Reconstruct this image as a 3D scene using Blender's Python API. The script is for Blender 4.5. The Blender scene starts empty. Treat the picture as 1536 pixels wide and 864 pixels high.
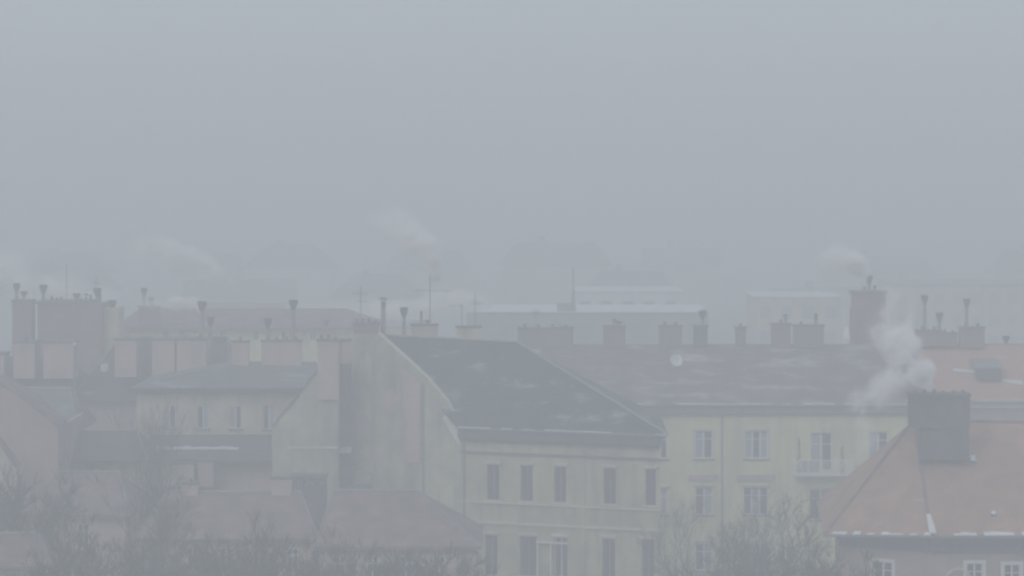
import bpy, math, random
from mathutils import Vector, noise as mnoise
random.seed(11)
sc = bpy.context.scene
col = sc.collection

# ------------------------------------------------------------------ camera
F = 5000.0          # focal length in photograph pixels (1536 wide)
CX, HY = 768.0, 230.0
CAMZ = 35.0
cam_d = bpy.data.cameras.new("camera")
cam_d.sensor_width = 36.0
cam_d.lens = 36.0 * F / 1536.0
cam_d.shift_y = -(432.0 - HY) / 1536.0
cam_d.clip_start = 1.0
cam_d.clip_end = 20000.0
cam = bpy.data.objects.new("camera", cam_d)
cam.location = (0, 0, CAMZ)
cam.rotation_euler = (math.pi / 2, 0, 0)
col.objects.link(cam)
sc.camera = cam

# ------------------------------------------------------------------ world, sun, exposure
SUN_EL, SUN_AZ = math.radians(38), math.radians(205)    # behind the camera, a little to the left
w = bpy.data.worlds.new("World"); sc.world = w; w.use_nodes = True
nt = w.node_tree
bg = nt.nodes["Background"]
sky = nt.nodes.new("ShaderNodeTexSky"); sky.sky_type = 'NISHITA'; sky.sun_disc = False
sky.sun_elevation = SUN_EL; sky.sun_rotation = SUN_AZ
sky.dust_density = 5.0
mx = nt.nodes.new("ShaderNodeMix"); mx.data_type = 'RGBA'
mx.inputs[0].default_value = 0.93                       # a closed fog deck veils the blue sky
mx.inputs[7].default_value = (4.86, 5.38, 6.05, 1)
nt.links.new(sky.outputs[0], mx.inputs[6])
nt.links.new(mx.outputs[2], bg.inputs[0])
bg.inputs[1].default_value = 0.1
sun_d = bpy.data.lights.new("sun", 'SUN'); sun_d.energy = 1.15; sun_d.angle = math.radians(35)
sun_d.color = (1.0, 0.97, 0.93)
sun = bpy.data.objects.new("sun", sun_d)
sdir = Vector((math.sin(SUN_AZ) * math.cos(SUN_EL), math.cos(SUN_AZ) * math.cos(SUN_EL), math.sin(SUN_EL)))
sun.rotation_euler = (-sdir).to_track_quat('-Z', 'Y').to_euler()
sun.location = (0, 0, 200)
col.objects.link(sun)
sc.view_settings.view_transform = 'Standard'
sc.view_settings.look = 'None'
sc.view_settings.exposure = 0.0
sc.view_settings.gamma = 1.0
sc.render.engine = 'CYCLES'
sc.cycles.volume_bounces = 8
sc.cycles.max_bounces = 10
sc.cycles.transparent_max_bounces = 64
sc.cycles.use_denoising = True
sc.cycles.filter_width = 2.4      # the photograph's soft telephoto lens

HAZE_DENSITY = 0.0048

# ------------------------------------------------------------------ materials
def rgba(c): return (c[0], c[1], c[2], 1)

def mat(name, c, c2=None, rough=0.85, scale=0.6, metallic=0.0, bump=0.0, snow=0.0, courses=0.0, brick=False, stain=0.0):
    m = bpy.data.materials.new(name); m.use_nodes = True
    t = m.node_tree; N = t.nodes; L = t.links
    b = N["Principled BSDF"]
    b.inputs["Roughness"].default_value = rough
    b.inputs["Metallic"].default_value = metallic
    tc = N.new("ShaderNodeTexCoord")
    c2 = c2 or tuple(x * 0.75 for x in c)
    n1 = N.new("ShaderNodeTexNoise"); n1.inputs["Scale"].default_value = scale; n1.inputs["Detail"].default_value = 6
    n1.inputs["Roughness"].default_value = 0.65
    L.new(tc.outputs["Object"], n1.inputs["Vector"])
    r = N.new("ShaderNodeValToRGB"); r.color_ramp.elements[0].position = 0.35; r.color_ramp.elements[1].position = 0.68
    r.color_ramp.elements[0].color = rgba(c2); r.color_ramp.elements[1].color = rgba(c)
    L.new(n1.outputs["Fac"], r.inputs[0])
    out = r.outputs[0]
    def mix(fac, a, bcol):
        mm = N.new("ShaderNodeMix"); mm.data_type = 'RGBA'
        L.new(fac, mm.inputs[0]); L.new(a, mm.inputs[6])
        if isinstance(bcol, tuple): mm.inputs[7].default_value = rgba(bcol)
        else: L.new(bcol, mm.inputs[7])
        return mm.outputs[2]
    height = None
    if brick:
        mp = N.new("ShaderNodeMapping"); mp.inputs["Rotation"].default_value = (math.pi / 2, 0, 0)
        L.new(tc.outputs["Object"], mp.inputs[0])
        bt = N.new("ShaderNodeTexBrick"); bt.inputs["Scale"].default_value = 1.0
        bt.inputs["Brick Width"].default_value = 0.5; bt.inputs["Row Height"].default_value = 0.16
        bt.inputs["Mortar Size"].default_value = 0.015
        bt.inputs["Color1"].default_value = rgba(tuple(x * 0.8 for x in c)); bt.inputs["Color2"].default_value = rgba(c)
        bt.inputs["Mortar"].default_value = (0.35, 0.33, 0.3, 1)
        L.new(mp.outputs[0], bt.inputs["Vector"])
        v = N.new("ShaderNodeValue"); v.outputs[0].default_value = 0.5
        out = mix(v.outputs[0], out, bt.outputs["Color"])
    if stain:
        mp = N.new("ShaderNodeMapping"); mp.inputs["Scale"].default_value = (1.6, 1.6, 0.22)
        L.new(tc.outputs["Object"], mp.inputs[0])
        n2 = N.new("ShaderNodeTexNoise"); n2.inputs["Scale"].default_value = 0.9; n2.inputs["Detail"].default_value = 5
        L.new(mp.outputs[0], n2.inputs["Vector"])
        r2 = N.new("ShaderNodeMapRange"); r2.inputs[1].default_value = 0.48; r2.inputs[2].default_value = 0.72
        r2.inputs[4].default_value = stain
        L.new(n2.outputs["Fac"], r2.inputs[0])
        out = mix(r2.outputs[0], out, (0.16, 0.15, 0.14))
    if courses:
        wv = N.new("ShaderNodeTexWave"); wv.wave_type = 'BANDS'; wv.bands_direction = 'Z'
        wv.inputs["Scale"].default_value = courses; wv.inputs["Distortion"].default_value = 0.6
        wv.inputs["Detail"].default_value = 1
        L.new(tc.outputs["Object"], wv.inputs["Vector"])
        height = wv.outputs["Fac"]
        rr = N.new("ShaderNodeMapRange"); rr.inputs[3].default_value = 0.0; rr.inputs[4].default_value = 0.4
        L.new(height, rr.inputs[0]); out = mix(rr.outputs[0], out, tuple(x * .7 for x in c2))
    if snow:
        mp = N.new("ShaderNodeMapping"); mp.inputs["Scale"].default_value = (0.22, 0.5, 0.9)
        L.new(tc.outputs["Object"], mp.inputs[0])
        n3 = N.new("ShaderNodeTexNoise"); n3.inputs["Scale"].default_value = 1.3; n3.inputs["Detail"].default_value = 8
        n3.inputs["Roughness"].default_value = 0.7
        L.new(mp.outputs[0], n3.inputs["Vector"])
        r3 = N.new("ShaderNodeMapRange"); r3.inputs[1].default_value = 0.66 - 0.2 * snow; r3.inputs[2].default_value = 0.78 - 0.1 * snow
        r3.inputs[4].default_value = 0.6
        L.new(n3.outputs["Fac"], r3.inputs[0])
        out = mix(r3.outputs[0], out, (0.72, 0.75, 0.8))
    L.new(out, b.inputs["Base Color"])
    bp = N.new("ShaderNodeBump"); bp.inputs["Strength"].default_value = 0.4; bp.inputs["Distance"].default_value = 0.04
    L.new(height if height is not None else n1.outputs["Fac"], bp.inputs["Height"])
    L.new(bp.outputs[0], b.inputs["Normal"])
    return m

M = dict(
    yellow=mat("yellow_plaster", (0.80, 0.74, 0.42), (0.60, 0.56, 0.33), scale=.3, stain=0.35),
    ochre=mat("ochre_plaster", (0.56, 0.52, 0.34), (0.34, 0.32, 0.22), scale=.4, stain=0.5),
    fire=mat("firewall_plaster", (0.55, 0.53, 0.38), (0.25, 0.24, 0.21), scale=0.3, stain=0.6),
    pale=mat("pale_plaster", (0.64, 0.57, 0.44), (0.42, 0.38, 0.30), stain=0.45),
    white=mat("white_plaster", (0.8, 0.8, 0.8), (0.65, 0.66, 0.68)),
    patch=mat("bare_plaster", (0.75, 0.73, 0.70), (0.6, 0.58, 0.55), scale=1.5),
    pink=mat("pink_plaster", (0.46, 0.32, 0.31), (0.33, 0.24, 0.245), stain=0.35),
    brick=mat("old_brick", (0.27, 0.155, 0.15), (0.15, 0.10, 0.10), brick=True, stain=0.3),
    brickpale=mat("pale_brick", (0.56, 0.40, 0.37), (0.41, 0.31, 0.30), brick=True, stain=0.3),
    slate=mat("slate_roof", (0.065, 0.085, 0.070), (0.018, 0.032, 0.028), courses=2.6, snow=0.52),
    slatebrown=mat("brown_roof", (0.25, 0.175, 0.18), (0.11, 0.085, 0.09), courses=2.6, snow=0.7),
    slatebare=mat("dark_roof", (0.11, 0.105, 0.10), (0.04, 0.04, 0.04), courses=2.6, snow=0.3),
    greyroof=mat("grey_roof", (0.18, 0.19, 0.20), (0.09, 0.095, 0.10), courses=2.0, snow=0.55),
    tile=mat("clay_tile", (0.56, 0.315, 0.21), (0.30, 0.175, 0.14), scale=0.7, courses=3.0, snow=0.12),
    tilefar=mat("far_clay_tile", (0.58, 0.31, 0.22), (0.42, 0.22, 0.17), courses=3.0, snow=0.15),
    tileold=mat("old_clay_tile", (0.36, 0.22, 0.20), (0.13, 0.095, 0.10), scale=0.9, courses=3.0, snow=0.2),
    metal=mat("zinc", (0.28, 0.29, 0.30), (0.2, 0.21, 0.22), rough=0.5, metallic=0.4, scale=2),
    darkmetal=mat("dark_metal", (0.05, 0.05, 0.055), rough=0.6, metallic=0.3, scale=3),
    greybrick=mat("grey_brick", (0.20, 0.175, 0.18), (0.13, 0.115, 0.12), brick=True, stain=.3),
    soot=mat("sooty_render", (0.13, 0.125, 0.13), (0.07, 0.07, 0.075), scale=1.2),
    cap2=mat("grey_render", (0.34, 0.37, 0.36), (0.27, 0.30, 0.30), scale=1),
    cap=mat("concrete_cap", (0.16, 0.155, 0.16), (0.10, 0.10, 0.10), scale=2),
    frame=mat("white_paint", (0.8, 0.8, 0.78), (0.7, 0.7, 0.69), rough=0.5, scale=4),
    trim=mat("cream_trim", (0.66, 0.62, 0.52), (0.55, 0.51, 0.44), scale=2),
    eave=mat("grey_eave_and_shade", (0.10, 0.105, 0.11), (0.07, 0.07, 0.075), scale=2),  # tone also carries the overhang shade on the corner building's cornice
    snow=mat("snow", (0.85, 0.87, 0.9), (0.6, 0.62, 0.66), scale=1.2),
    bark=mat("bark", (0.05, 0.042, 0.038), (0.03, 0.026, 0.022), scale=4),
    twig=mat("twigs", (0.11, 0.085, 0.075), (0.07, 0.055, 0.05), scale=4),
    leaf=mat("ivy_leaves", (0.05, 0.07, 0.04), (0.03, 0.045, 0.025), scale=2),
    ground=mat("courtyard_ground", (0.12, 0.12, 0.11), (0.06, 0.06, 0.055), scale=0.2, snow=0.5),
    asphalt=mat("asphalt", (0.06, 0.06, 0.06), (0.045, 0.045, 0.045), scale=1),
    hill=mat("hill_woods", (0.06, 0.065, 0.05), (0.03, 0.035, 0.03), scale=0.02),
)
gm = bpy.data.materials.new("window_glass"); gm.use_nodes = True
gb = gm.node_tree.nodes["Principled BSDF"]
gb.inputs["Base Color"].default_value = (0.035, 0.045, 0.06, 1); gb.inputs["Roughness"].default_value = 0.25
M['glass'] = gm
gm2 = gm.copy(); gm2.name = "curtained_glass"
gm2.node_tree.nodes["Principled BSDF"].inputs["Base Color"].default_value = (0.30, 0.33, 0.38, 1)
M['curtain'] = gm2

# ------------------------------------------------------------------ helpers
def W(px, py, Y):            # world point seen at pixel (px,py) at distance Y
    return Vector(((px - CX) * Y / F, Y, CAMZ - (py - HY) * Y / F))
def wx(px, Y): return (px - CX) * Y / F
def wz(py, Y): return CAMZ - (py - HY) * Y / F

def tag(o, label=None, cat=None, group=None, kind=None):
    if label: o['label'] = label
    if cat: o['category'] = cat
    if group: o['group'] = group
    if kind: o['kind'] = kind
    return o

def empty(name, loc, label, cat, group=None):
    o = bpy.data.objects.new(name, None); o.location = loc; o.empty_display_size = 0.5
    col.objects.link(o); o['org'] = list(loc)
    return tag(o, label, cat, group)

def org(o):
    return Vector(o['org']) if o is not None and 'org' in o else Vector((0, 0, 0))

class MB:
    def __init__(s): s.v = []; s.f = []
    def poly(s, pts):
        n = len(s.v); s.v += [Vector(p) for p in pts]; s.f.append(list(range(n, n + len(pts)))); return s
    def hexa(s, p):          # 8 points: bottom 4 then top 4
        n = len(s.v); s.v += [Vector(q) for q in p]
        for f in ((0,3,2,1), (4,5,6,7), (0,1,5,4), (1,2,6,5), (2,3,7,6), (3,0,4,7)): s.f.append([n + i for i in f])
        return s
    def box(s, x0, x1, y0, y1, z0, z1):
        return s.hexa([(x0,y0,z0),(x1,y0,z0),(x1,y1,z0),(x0,y1,z0),(x0,y0,z1),(x1,y0,z1),(x1,y1,z1),(x0,y1,z1)])
    def prism(s, ring, dv):  # extrude polygon (3D pts) by vector
        k = len(ring); n = len(s.v); dv = Vector(dv)
        s.v += [Vector(p) for p in ring] + [Vector(p) + dv for p in ring]
        s.f.append([n + i for i in range(k)]); s.f.append([n + k + i for i in reversed(range(k))])
        for i in range(k):
            j = (i + 1) % k; s.f.append([n + i, n + k + i, n + k + j, n + j])
        return s
    def tube(s, a, b, ra, rb, seg=8, caps=True):
        a = Vector(a); b = Vector(b); d = (b - a)
        if d.length < 1e-6: return s
        q = d.to_track_quat('Z', 'Y'); n = len(s.v)
        for P, r in ((a, ra), (b, rb)):
            for i in range(seg):
                t = 2 * math.pi * i / seg
                s.v.append(P + q @ Vector((r * math.cos(t), r * math.sin(t), 0)))
        for i in range(seg):
            j = (i + 1) % seg; s.f.append([n + i, n + j, n + seg + j, n + seg + i])
        if caps:
            s.f.append([n + i for i in reversed(range(seg))]); s.f.append([n + seg + i for i in range(seg)])
        return s
    def build(s, name, m, parent=None, fix=True, smooth=False):
        o0 = org(parent)
        me = bpy.data.meshes.new(name)
        me.from_pydata([tuple(p - o0) for p in s.v], [], s.f)
        me.materials.append(M[m] if isinstance(m, str) else m)
        if fix:
            import bmesh
            bm = bmesh.new(); bm.from_mesh(me); bmesh.ops.recalc_face_normals(bm, faces=bm.faces); bm.to_mesh(me); bm.free()
        if smooth:
            for p in me.polygons: p.use_smooth = True
        o = bpy.data.objects.new(name, me); col.objects.link(o)
        if parent is not None:
            o.parent = parent
            o['org'] = list(o0)
        return o

class Fac:                   # a facade line on plan, seen from outside, left to right
    def __init__(s, pxa, Ya, pxb, Yb):
        s.A = Vector((wx(pxa, Ya), Ya)); s.B = Vector((wx(pxb, Yb), Yb))
        s.L = (s.B - s.A).length; s.d = (s.B - s.A) / s.L; s.n = Vector((s.d.y, -s.d.x))
    def u(s, px):
        k = (px - CX) / F
        return (k * s.A.y - s.A.x) / (s.d.x - k * s.d.y)
    def Y(s, px): return s.A.y + s.u(px) * s.d.y
    def z(s, px, py): return wz(py, s.Y(px))
    def p(s, u, v, z):       # v = distance out of the wall
        q = s.A + s.d * u + s.n * v; return Vector((q.x, q.y, z))
    def box(s, mb, u0, u1, v0, v1, z0, z1):
        return mb.hexa([s.p(u0,v1,z0), s.p(u1,v1,z0), s.p(u1,v0,z0), s.p(u0,v0,z0), s.p(u0,v1,z1), s.p(u1,v1,z1), s.p(u1,v0,z1), s.p(u0,v0,z1)])
    def rect(s, r):          # pixel rect -> u0,u1,z0,z1
        x0, y0, x1, y1 = r; xm = (x0 + x1) / 2
        return (s.u(x0), s.u(x1), s.z(xm, y1), s.z(xm, y0))

def facade(fac, root, m, u0, u1, z0, z1, holes, depth=0.25, body=8.0, name='wall', back=True):
    """front wall with real window openings and reveals, plus sides and back"""
    us = sorted(set([u0, u1] + [h[0] for h in holes] + [h[1] for h in holes]))
    zs = sorted(set([z0, z1] + [h[2] for h in holes] + [h[3] for h in holes]))
    us = [x for x in us if u0 <= x <= u1]; zs = [x for x in zs if z0 <= x <= z1]
    mb = MB()
    for i in range(len(us) - 1):
        for j in range(len(zs) - 1):
            cu = (us[i] + us[i+1]) / 2; cz = (zs[j] + zs[j+1]) / 2
            if any(h[0] < cu < h[1] and h[2] < cz < h[3] for h in holes): continue
            mb.poly([fac.p(us[i],0,zs[j]), fac.p(us[i+1],0,zs[j]), fac.p(us[i+1],0,zs[j+1]), fac.p(us[i],0,zs[j+1])])
    for a, b, c, d in holes:
        mb.poly([fac.p(a,0,c), fac.p(a,0,d), fac.p(a,-depth,d), fac.p(a,-depth,c)])
        mb.poly([fac.p(b,0,d), fac.p(b,0,c), fac.p(b,-depth,c), fac.p(b,-depth,d)])
        mb.poly([fac.p(a,0,d), fac.p(b,0,d), fac.p(b,-depth,d), fac.p(a,-depth,d)])
        mb.poly([fac.p(b,0,c), fac.p(a,0,c), fac.p(a,-depth,c), fac.p(b,-depth,c)])
    if body:
        D = -body
        mb.poly([fac.p(u0,0,z0), fac.p(u0,0,z1), fac.p(u0,D,z1), fac.p(u0,D,z0)])
        mb.poly([fac.p(u1,0,z1), fac.p(u1,0,z0), fac.p(u1,D,z0), fac.p(u1,D,z1)])
        mb.poly([fac.p(u1,D,z0), fac.p(u0,D,z0), fac.p(u0,D,z1), fac.p(u1,D,z1)])
        mb.poly([fac.p(u0,0,z1-.01), fac.p(u1,0,z1-.01), fac.p(u1,D,z1-.01), fac.p(u0,D,z1-.01)])
    return mb.build(name, m, root, fix=False)

def window(fac, root, h, leaves=2, depth=0.18, glass='glass', frame='frame', sill=None, hood=None, bar=True, surround=None, fw=0.07):
    a, b, c, d = h
    f = MB()
    v0, v1 = -depth - 0.06, -depth + 0.02
    fac.box(f, a, b, v0, v1, d - fw, d); fac.box(f, a, b, v0, v1, c, c + fw)
    fac.box(f, a, a + fw, v0, v1, c + fw, d - fw); fac.box(f, b - fw, b, v0, v1, c + fw, d - fw)
    for i in range(1, leaves):
        m_ = a + (b - a) * i / leaves
        fac.box(f, m_ - fw * .75, m_ + fw * .75, v0, v1 + .012, c + fw, d - fw)
    if bar:
        zb = c + (d - c) * 0.7
        for i in range(leaves):
            x0 = a + (b - a) * i / leaves + fw; x1 = a + (b - a) * (i + 1) / leaves - fw
            fac.box(f, x0, x1, v0 + .01, v1 - .01, zb - .03, zb + .03)
    wn = f.build('window', frame, root)
    for i in range(leaves):
        x0 = a + (b - a) * i / leaves; x1 = a + (b - a) * (i + 1) / leaves
        g = MB(); fac.box(g, x0 + fw * .8, x1 - fw * .8, v0 + 0.02, v0 + 0.04, c + fw, d - fw)
        gl = glass if isinstance(glass, str) else glass[i % len(glass)]
        g.build('pane', gl, wn)
    # dark room behind is the pane itself; sill and hood are sub-parts
    if sill:
        g = MB(); fac.box(g, a - .15, b + .15, -.1, .12, c - .12, c - .003); g.build('sill', sill, wn)
    if hood:
        g = MB(); fac.box(g, a - .14, b + .14, .003, .18, d + .12, d + .24); fac.box(g, a - .08, b + .08, .002, .1, d + .02, d + .12); g.build('lintel', hood, wn)
    if surround:
        g = MB(); t = .2
        fac.box(g, a - t, a, -.01, .05, c - t, d + t); fac.box(g, b, b + t, -.01, .05, c - t, d + t)
        fac.box(g, a, b, -.01, .048, d, d + t); fac.box(g, a, b, -.01, .048, c - t, c)
        g.build('surround', surround, wn)
    return wn

def chimney(root, x0, y0, x1, y1, Y, m='brick', depth=0.9, cap='cap', pots=(), potm='darkmetal', flues=0, capt=0.14, name='chimney'):
    """pixel rect (top y0, bottom y1) at distance Y; pots = list of (px, top py, kind)"""
    X0, X1, Z1, Z0 = wx(x0, Y), wx(x1, Y), wz(y0, Y), wz(y1, Y)
    mb = MB(); mb.box(X0, X1, Y, Y + depth, Z0, Z1 - capt)
    mb.box(X0 - .03, X1 + .03, Y - .03, Y + depth + .03, Z1 - capt - .28, Z1 - capt - .18)
    c = mb.build(name, m, root)
    k = MB(); k.box(X0 - .09, X1 + .09, Y - .09, Y + depth + .09, Z1 - capt + .002, Z1)
    k.build('chimney_cap', cap, c)
    for i in range(flues):
        fx = X0 + (X1 - X0) * (i + .5) / flues
        k = MB(); r = 0.11 + 0.03 * random.random()
        h_ = .14 + .16 * random.random()
        k.tube((fx, Y + depth / 2, Z1), (fx, Y + depth / 2, Z1 + h_), r, r * .9, 8)
        k.build('chimney_pot', 'soot', c)
    for p in pots:
        pot(c, p[0], p[1], Z1, Y + depth / 2, p[2] if len(p) > 2 else 'v', 'chimney_pot')
    return c

def pot(parent, px, py, zb, Y, kind='v', name='vent_pipe', r=0.13):
    X = wx(px, Y); zt = wz(py, Y)
    mb = MB()
    hc = min(0.75, (zt - zb) * 0.6)
    mb.tube((X, Y, zb - .05), (X, Y, zt - hc), r * 1.2, r, 8)
    nf = len(mb.f)
    if kind == 'v':      # flaring cowl with a small cap held above it
        mb.tube((X, Y, zt - hc), (X, Y, zt - .12), r, r * 2.5, 10)
        mb.tube((X, Y, zt - .10), (X, Y, zt), r * 2.1, r * 2.4, 10)
        for k in range(4):
            a = k * math.pi / 2 + .4
            q = (X + r * 2.0 * math.cos(a), Y + r * 2.0 * math.sin(a))
            mb.tube((q[0], q[1], zt - .16), (q[0], q[1], zt - .05), .02, .02, 4)
    elif kind == 'h':    # round cap on legs
        mb.tube((X, Y, zt - hc), (X, Y, zt - .3), r, r, 8)
        mb.tube((X, Y, zt - .18), (X, Y, zt), r * 2.3, r * .4, 10)
        for k in range(3):
            a = k * 2.1
            q = (X + r * .9 * math.cos(a), Y + r * .9 * math.sin(a))
            mb.tube((q[0], q[1], zt - .32), (q[0], q[1], zt - .14), .02, .02, 4)
    else:
        mb.tube((X, Y, zt - hc), (X, Y, zt), r, r * .95, 8)
    o = mb.build(name, 'metal', parent); o.data.materials.append(M['darkmetal'])
    for i, p in enumerate(o.data.polygons): p.material_index = 1 if i >= nf else 0
    return o

def roof_poly(root, faces, m, th=0.18, name='roof'):
    """each face a list of 3D points; given a downward thickness"""
    mb = MB()
    for f in faces: mb.prism(f, (0, 0, -th))
    return mb.build(name, m, root)

def hiproof(root, x0, x1, y0, y1, ze, zr, hl, hr, m, th=0.2, ridge='metal', name='roof', yr=None):
    yr = yr if yr is not None else (y0 + y1) / 2
    a, b, c, d = (x0,y0,ze), (x1,y0,ze), (x1,y1,ze), (x0,y1,ze)
    e, f = (x0 + hl, yr, zr), (x1 - hr, yr, zr)
    mb = MB(); n = len(mb.v)
    up = [a, b, c, d, e, f]; mb.v += [Vector(p) for p in up] + [Vector(p) - Vector((0, 0, th)) for p in up[:4]]
    mb.f += [[0,1,5,4], [1,2,5], [2,3,4,5], [3,0,4], [0,6,7,1], [1,7,8,2], [2,8,9,3], [3,9,6,0], [6,9,8,7]]
    o = mb.build(name, m, root)
    k = MB(); k.tube((e[0], yr, zr + .02), (f[0], yr, zr + .02), .09, .09, 6)
    if hl > .3: k.tube(a, e, .07, .07, 5); 
    if hr > .3: k.tube(b, f, .07, .07, 5)
    k.build('ridge_cap', ridge, o)
    return o

def gutter(root, fac, u0, u1, v, z, m='metal', r=.09, snow=False):
    g = MB(); fac.box(g, u0, u1, v, v + .16, z - .14, z - .02); o = g.build('gutter', m, root)
    if snow:
        g = MB(); n = int((u1 - u0) / .8)
        for i in range(n):
            if random.random() < .7:
                a = u0 + (u1 - u0) * i / n; b = u0 + (u1 - u0) * (i + 1) / n
                h_ = .015 + .045 * random.random()
                fac.box(g, a, b, v - .28 * random.random() - .05, v + .15, z - .018, z + h_)
        s = g.build('snow_ridge', 'snow', root); s['kind'] = 'stuff'
    return o

# ================================================================== SETTING
g = MB(); g.poly([(-5000, -500, 0), (5000, -500, 0), (5000, 6000, 0), (-5000, 6000, 0)])
tag(g.build('ground', 'ground', fix=False), kind='structure')
g = MB(); g.box(-160, 160, 176, 188, -.3, .004); tag(g.build('street', 'asphalt'), kind='structure')
g = MB(); g.box(-160, 160, 188.0, 191.0, -.3, .13); tag(g.build('pavement', 'cap'), kind='structure')

# distant wooded ridge
hm = MB(); nx, ny = 60, 8
for j in range(ny + 1):
    for i in range(nx + 1):
        x = -1500 + 3000 * i / nx; y = 1300 + 900 * j / ny
        h_ = math.sin(math.pi * j / ny) * (24 + 10 * mnoise.noise(Vector((x * .003, y * .002, 0)))) - .5
        hm.v.append(Vector((x, y, max(-.5, h_))))
for j in range(ny):
    for i in range(nx):
        a = j * (nx + 1) + i; hm.f.append([a, a + 1, a + nx + 2, a + nx + 1])
tag(hm.build('hills', 'hill', fix=False, smooth=True), kind='structure')

# ================================================================== BUILDINGS
# ---- corner building in the middle: dark roof, windowed facade, blank firewall
root = empty('corner_building', (0, 240, 0), 'ochre corner building with blank firewall and steep dark slate roof, left of the yellow house', 'building')
fc = Fac(692, 238, 990, 232)
ZE = fc.z(700, 640)
rows = []
for x, wd in ((739.5, 18), (790, 18), (840, 18), (914.5, 18), (976, 15)):
    rows.append((x - wd/2, 697 + (x - 740) * .03, x + wd/2, 750 + (x - 740) * .035))
low = []
for x, wd in ((737, 18), (792, 24), (841, 20), (913, 19), (972, 18)):
    low.append((x - wd/2, 803 + (x - 740) * .03, x + wd/2, 862 + (x - 740) * .035))
holes = [fc.rect(r) for r in rows + low]
facade(fc, root, 'ochre', 0, fc.L, 0, ZE, holes, depth=.3, body=0)
for i, r in enumerate(rows):
    window(fc, root, fc.rect(r), 2, .22, glass='glass', hood='trim', sill='trim', frame='metal' if i < 4 else 'soot', fw=.045, bar=False)
for i, r in enumerate(low):
    window(fc, root, fc.rect(r), 2, .2, glass='glass', frame='metal' if i != 2 else 'frame', bar=False, sill='trim', hood='white' if i == 2 else 'trim', fw=.05)
# other walls of the body: right end and back (plan is a skewed quadrilateral)
B = fc.B; A = fc.A
Bb = Vector((wx(984, 246), 246)); C = Vector((wx(527, 241.5), 241.5)); Cb = Vector((wx(527, 252), 252))
mb = MB()
for p, q in ((B, Bb), (Bb, Cb), (Cb, C)):
    mb.poly([(p.x, p.y, 0), (q.x, q.y, 0), (q.x, q.y, ZE), (p.x, p.y, ZE)])
mb.build('side_wall', 'ochre', root, fix=False)
# firewall with roof-shaped top, standing a little proud of the roof
ff = Fac(527, 241.5, 692, 238.02)
prof = [(527, 501), (568, 501), (605, 534), (640, 566), (670, 601), (692, 630)]
ring = [ff.p(0, .02, 0), ff.p(ff.L, .02, 0)] + [ff.p(ff.u(x), .02, ff.z(x, y)) for x, y in reversed(prof)]
mb = MB(); mb.prism(ring, Vector((-ff.n.x * .35, -ff.n.y * .35, 0)))
fw_ = mb.build('firewall', 'fire', root)
mb = MB()   # sheet coping along the sloping top
for (xa, ya), (xb, yb) in zip(prof[1:-1], prof[2:]):
    pa = ff.p(ff.u(xa), 0, ff.z(xa, ya)); pb = ff.p(ff.u(xb), 0, ff.z(xb, yb))
    o_ = Vector((ff.n.x, ff.n.y, 0))
    mb.hexa([pa + o_*.1, pb + o_*.1, pb - o_*.4, pa - o_*.4] + [q + Vector((0, 0, .09)) for q in (pa + o_*.1, pb + o_*.1, pb - o_*.4, pa - o_*.4)])
mb.build('coping', 'trim', fw_)
# bare plaster patch, raised panel whose colour paints a shadowed recess, and pipe on the firewall
mb = MB(); mb.prism([ff.p(ff.u(x), .024, ff.z(x, y)) for x, y in ((664, 626), (676, 618), (691, 632), (691, 672), (680, 655))], Vector((ff.n.x * .03, ff.n.y * .03, 0)))
mb.build('plaster_patch', 'patch', fw_)
prnd = random.Random(4)
for (x, y, w_, h_, m_) in ((548, 560, 13, 34, 'pale'), (585, 600, 14, 22, 'brickpale'), (560, 680, 22, 16, 'pale'), (652, 610, 10, 14, 'brickpale'), (660, 700, 16, 30, 'pale'), (545, 630, 10, 16, 'brickpale')):
    rg = [ff.p(ff.u(x + w_ * math.cos(t * .7) * prnd.uniform(.6, 1)), .022, ff.z(x, y + h_ * math.sin(t * .7) * prnd.uniform(.6, 1))) for t in range(9)]
    MB().prism(rg, Vector((ff.n.x * .02, ff.n.y * .02, 0))).build('plaster_patch', m_, fw_)
mb = MB(); mb.prism([ff.p(ff.u(x), .045, ff.z(x, y)) for x, y in ((606, 552), (632, 574), (632, 693), (606, 693))], Vector((ff.n.x * .14, ff.n.y * .14, 0)))
mb.build('shaded_recess_panel', 'brickpale', fw_)  # panel tone stands for the shade inside a wall recess
mb = MB(); p_ = ff.p(ff.u(636), .12, 0); mb.tube((p_.x, p_.y, 3), (p_.x, p_.y, ff.z(636, 575)), .06, .06, 6); mb.build('downpipe', 'metal', root)
mb = MB(); p_ = fc.p(.25, .12, 0); mb.tube((p_.x, p_.y, 1), (p_.x, p_.y, ZE), .07, .07, 6); mb.build('downpipe', 'metal', root)
# cornices and string courses
mb = MB(); fc.box(mb, -.05, fc.L + .1, .003, .55, ZE - .75, ZE + .05); fc.box(mb, -.02, fc.L + .05, .004, .3, ZE - .98, ZE - .752); mb.build('cornice', 'eave', root)  # cornice coloured dark to paint the shade under the roof overhang
for yy, t in ((678, .16), (752, .14), (782, .18)):
    mb = MB(); z_ = fc.z(700, yy); fc.box(mb, 0, fc.L + .06, .002, .14, z_ - t / 2, z_ + t / 2); mb.build('string_course', 'trim' if yy != 678 else 'cap', root)
mb = MB(); u_ = fc.u(872); fc.box(mb, u_ - .35, u_ + .35, .0015, .09, 0, fc.z(872, 686)); mb.build('pilaster', 'ochre', root)
# white-framed projecting bay in front of the lower floor
mb = MB(); u0, u1, zt, zz = fc.u(808), fc.u(854), fc.z(830, 812), fc.z(830, 900)
fc.box(mb, u0, u1, .2, .5, zt - .1, zt); um = fc.u(829); fc.box(mb, um - .06, um + .06, .25, .37, zz, zt - .1); fc.box(mb, u0, u0 + .08, .25, .33, zz, zt - .1)
mb.build('canopy_frame', 'frame', root)
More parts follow.
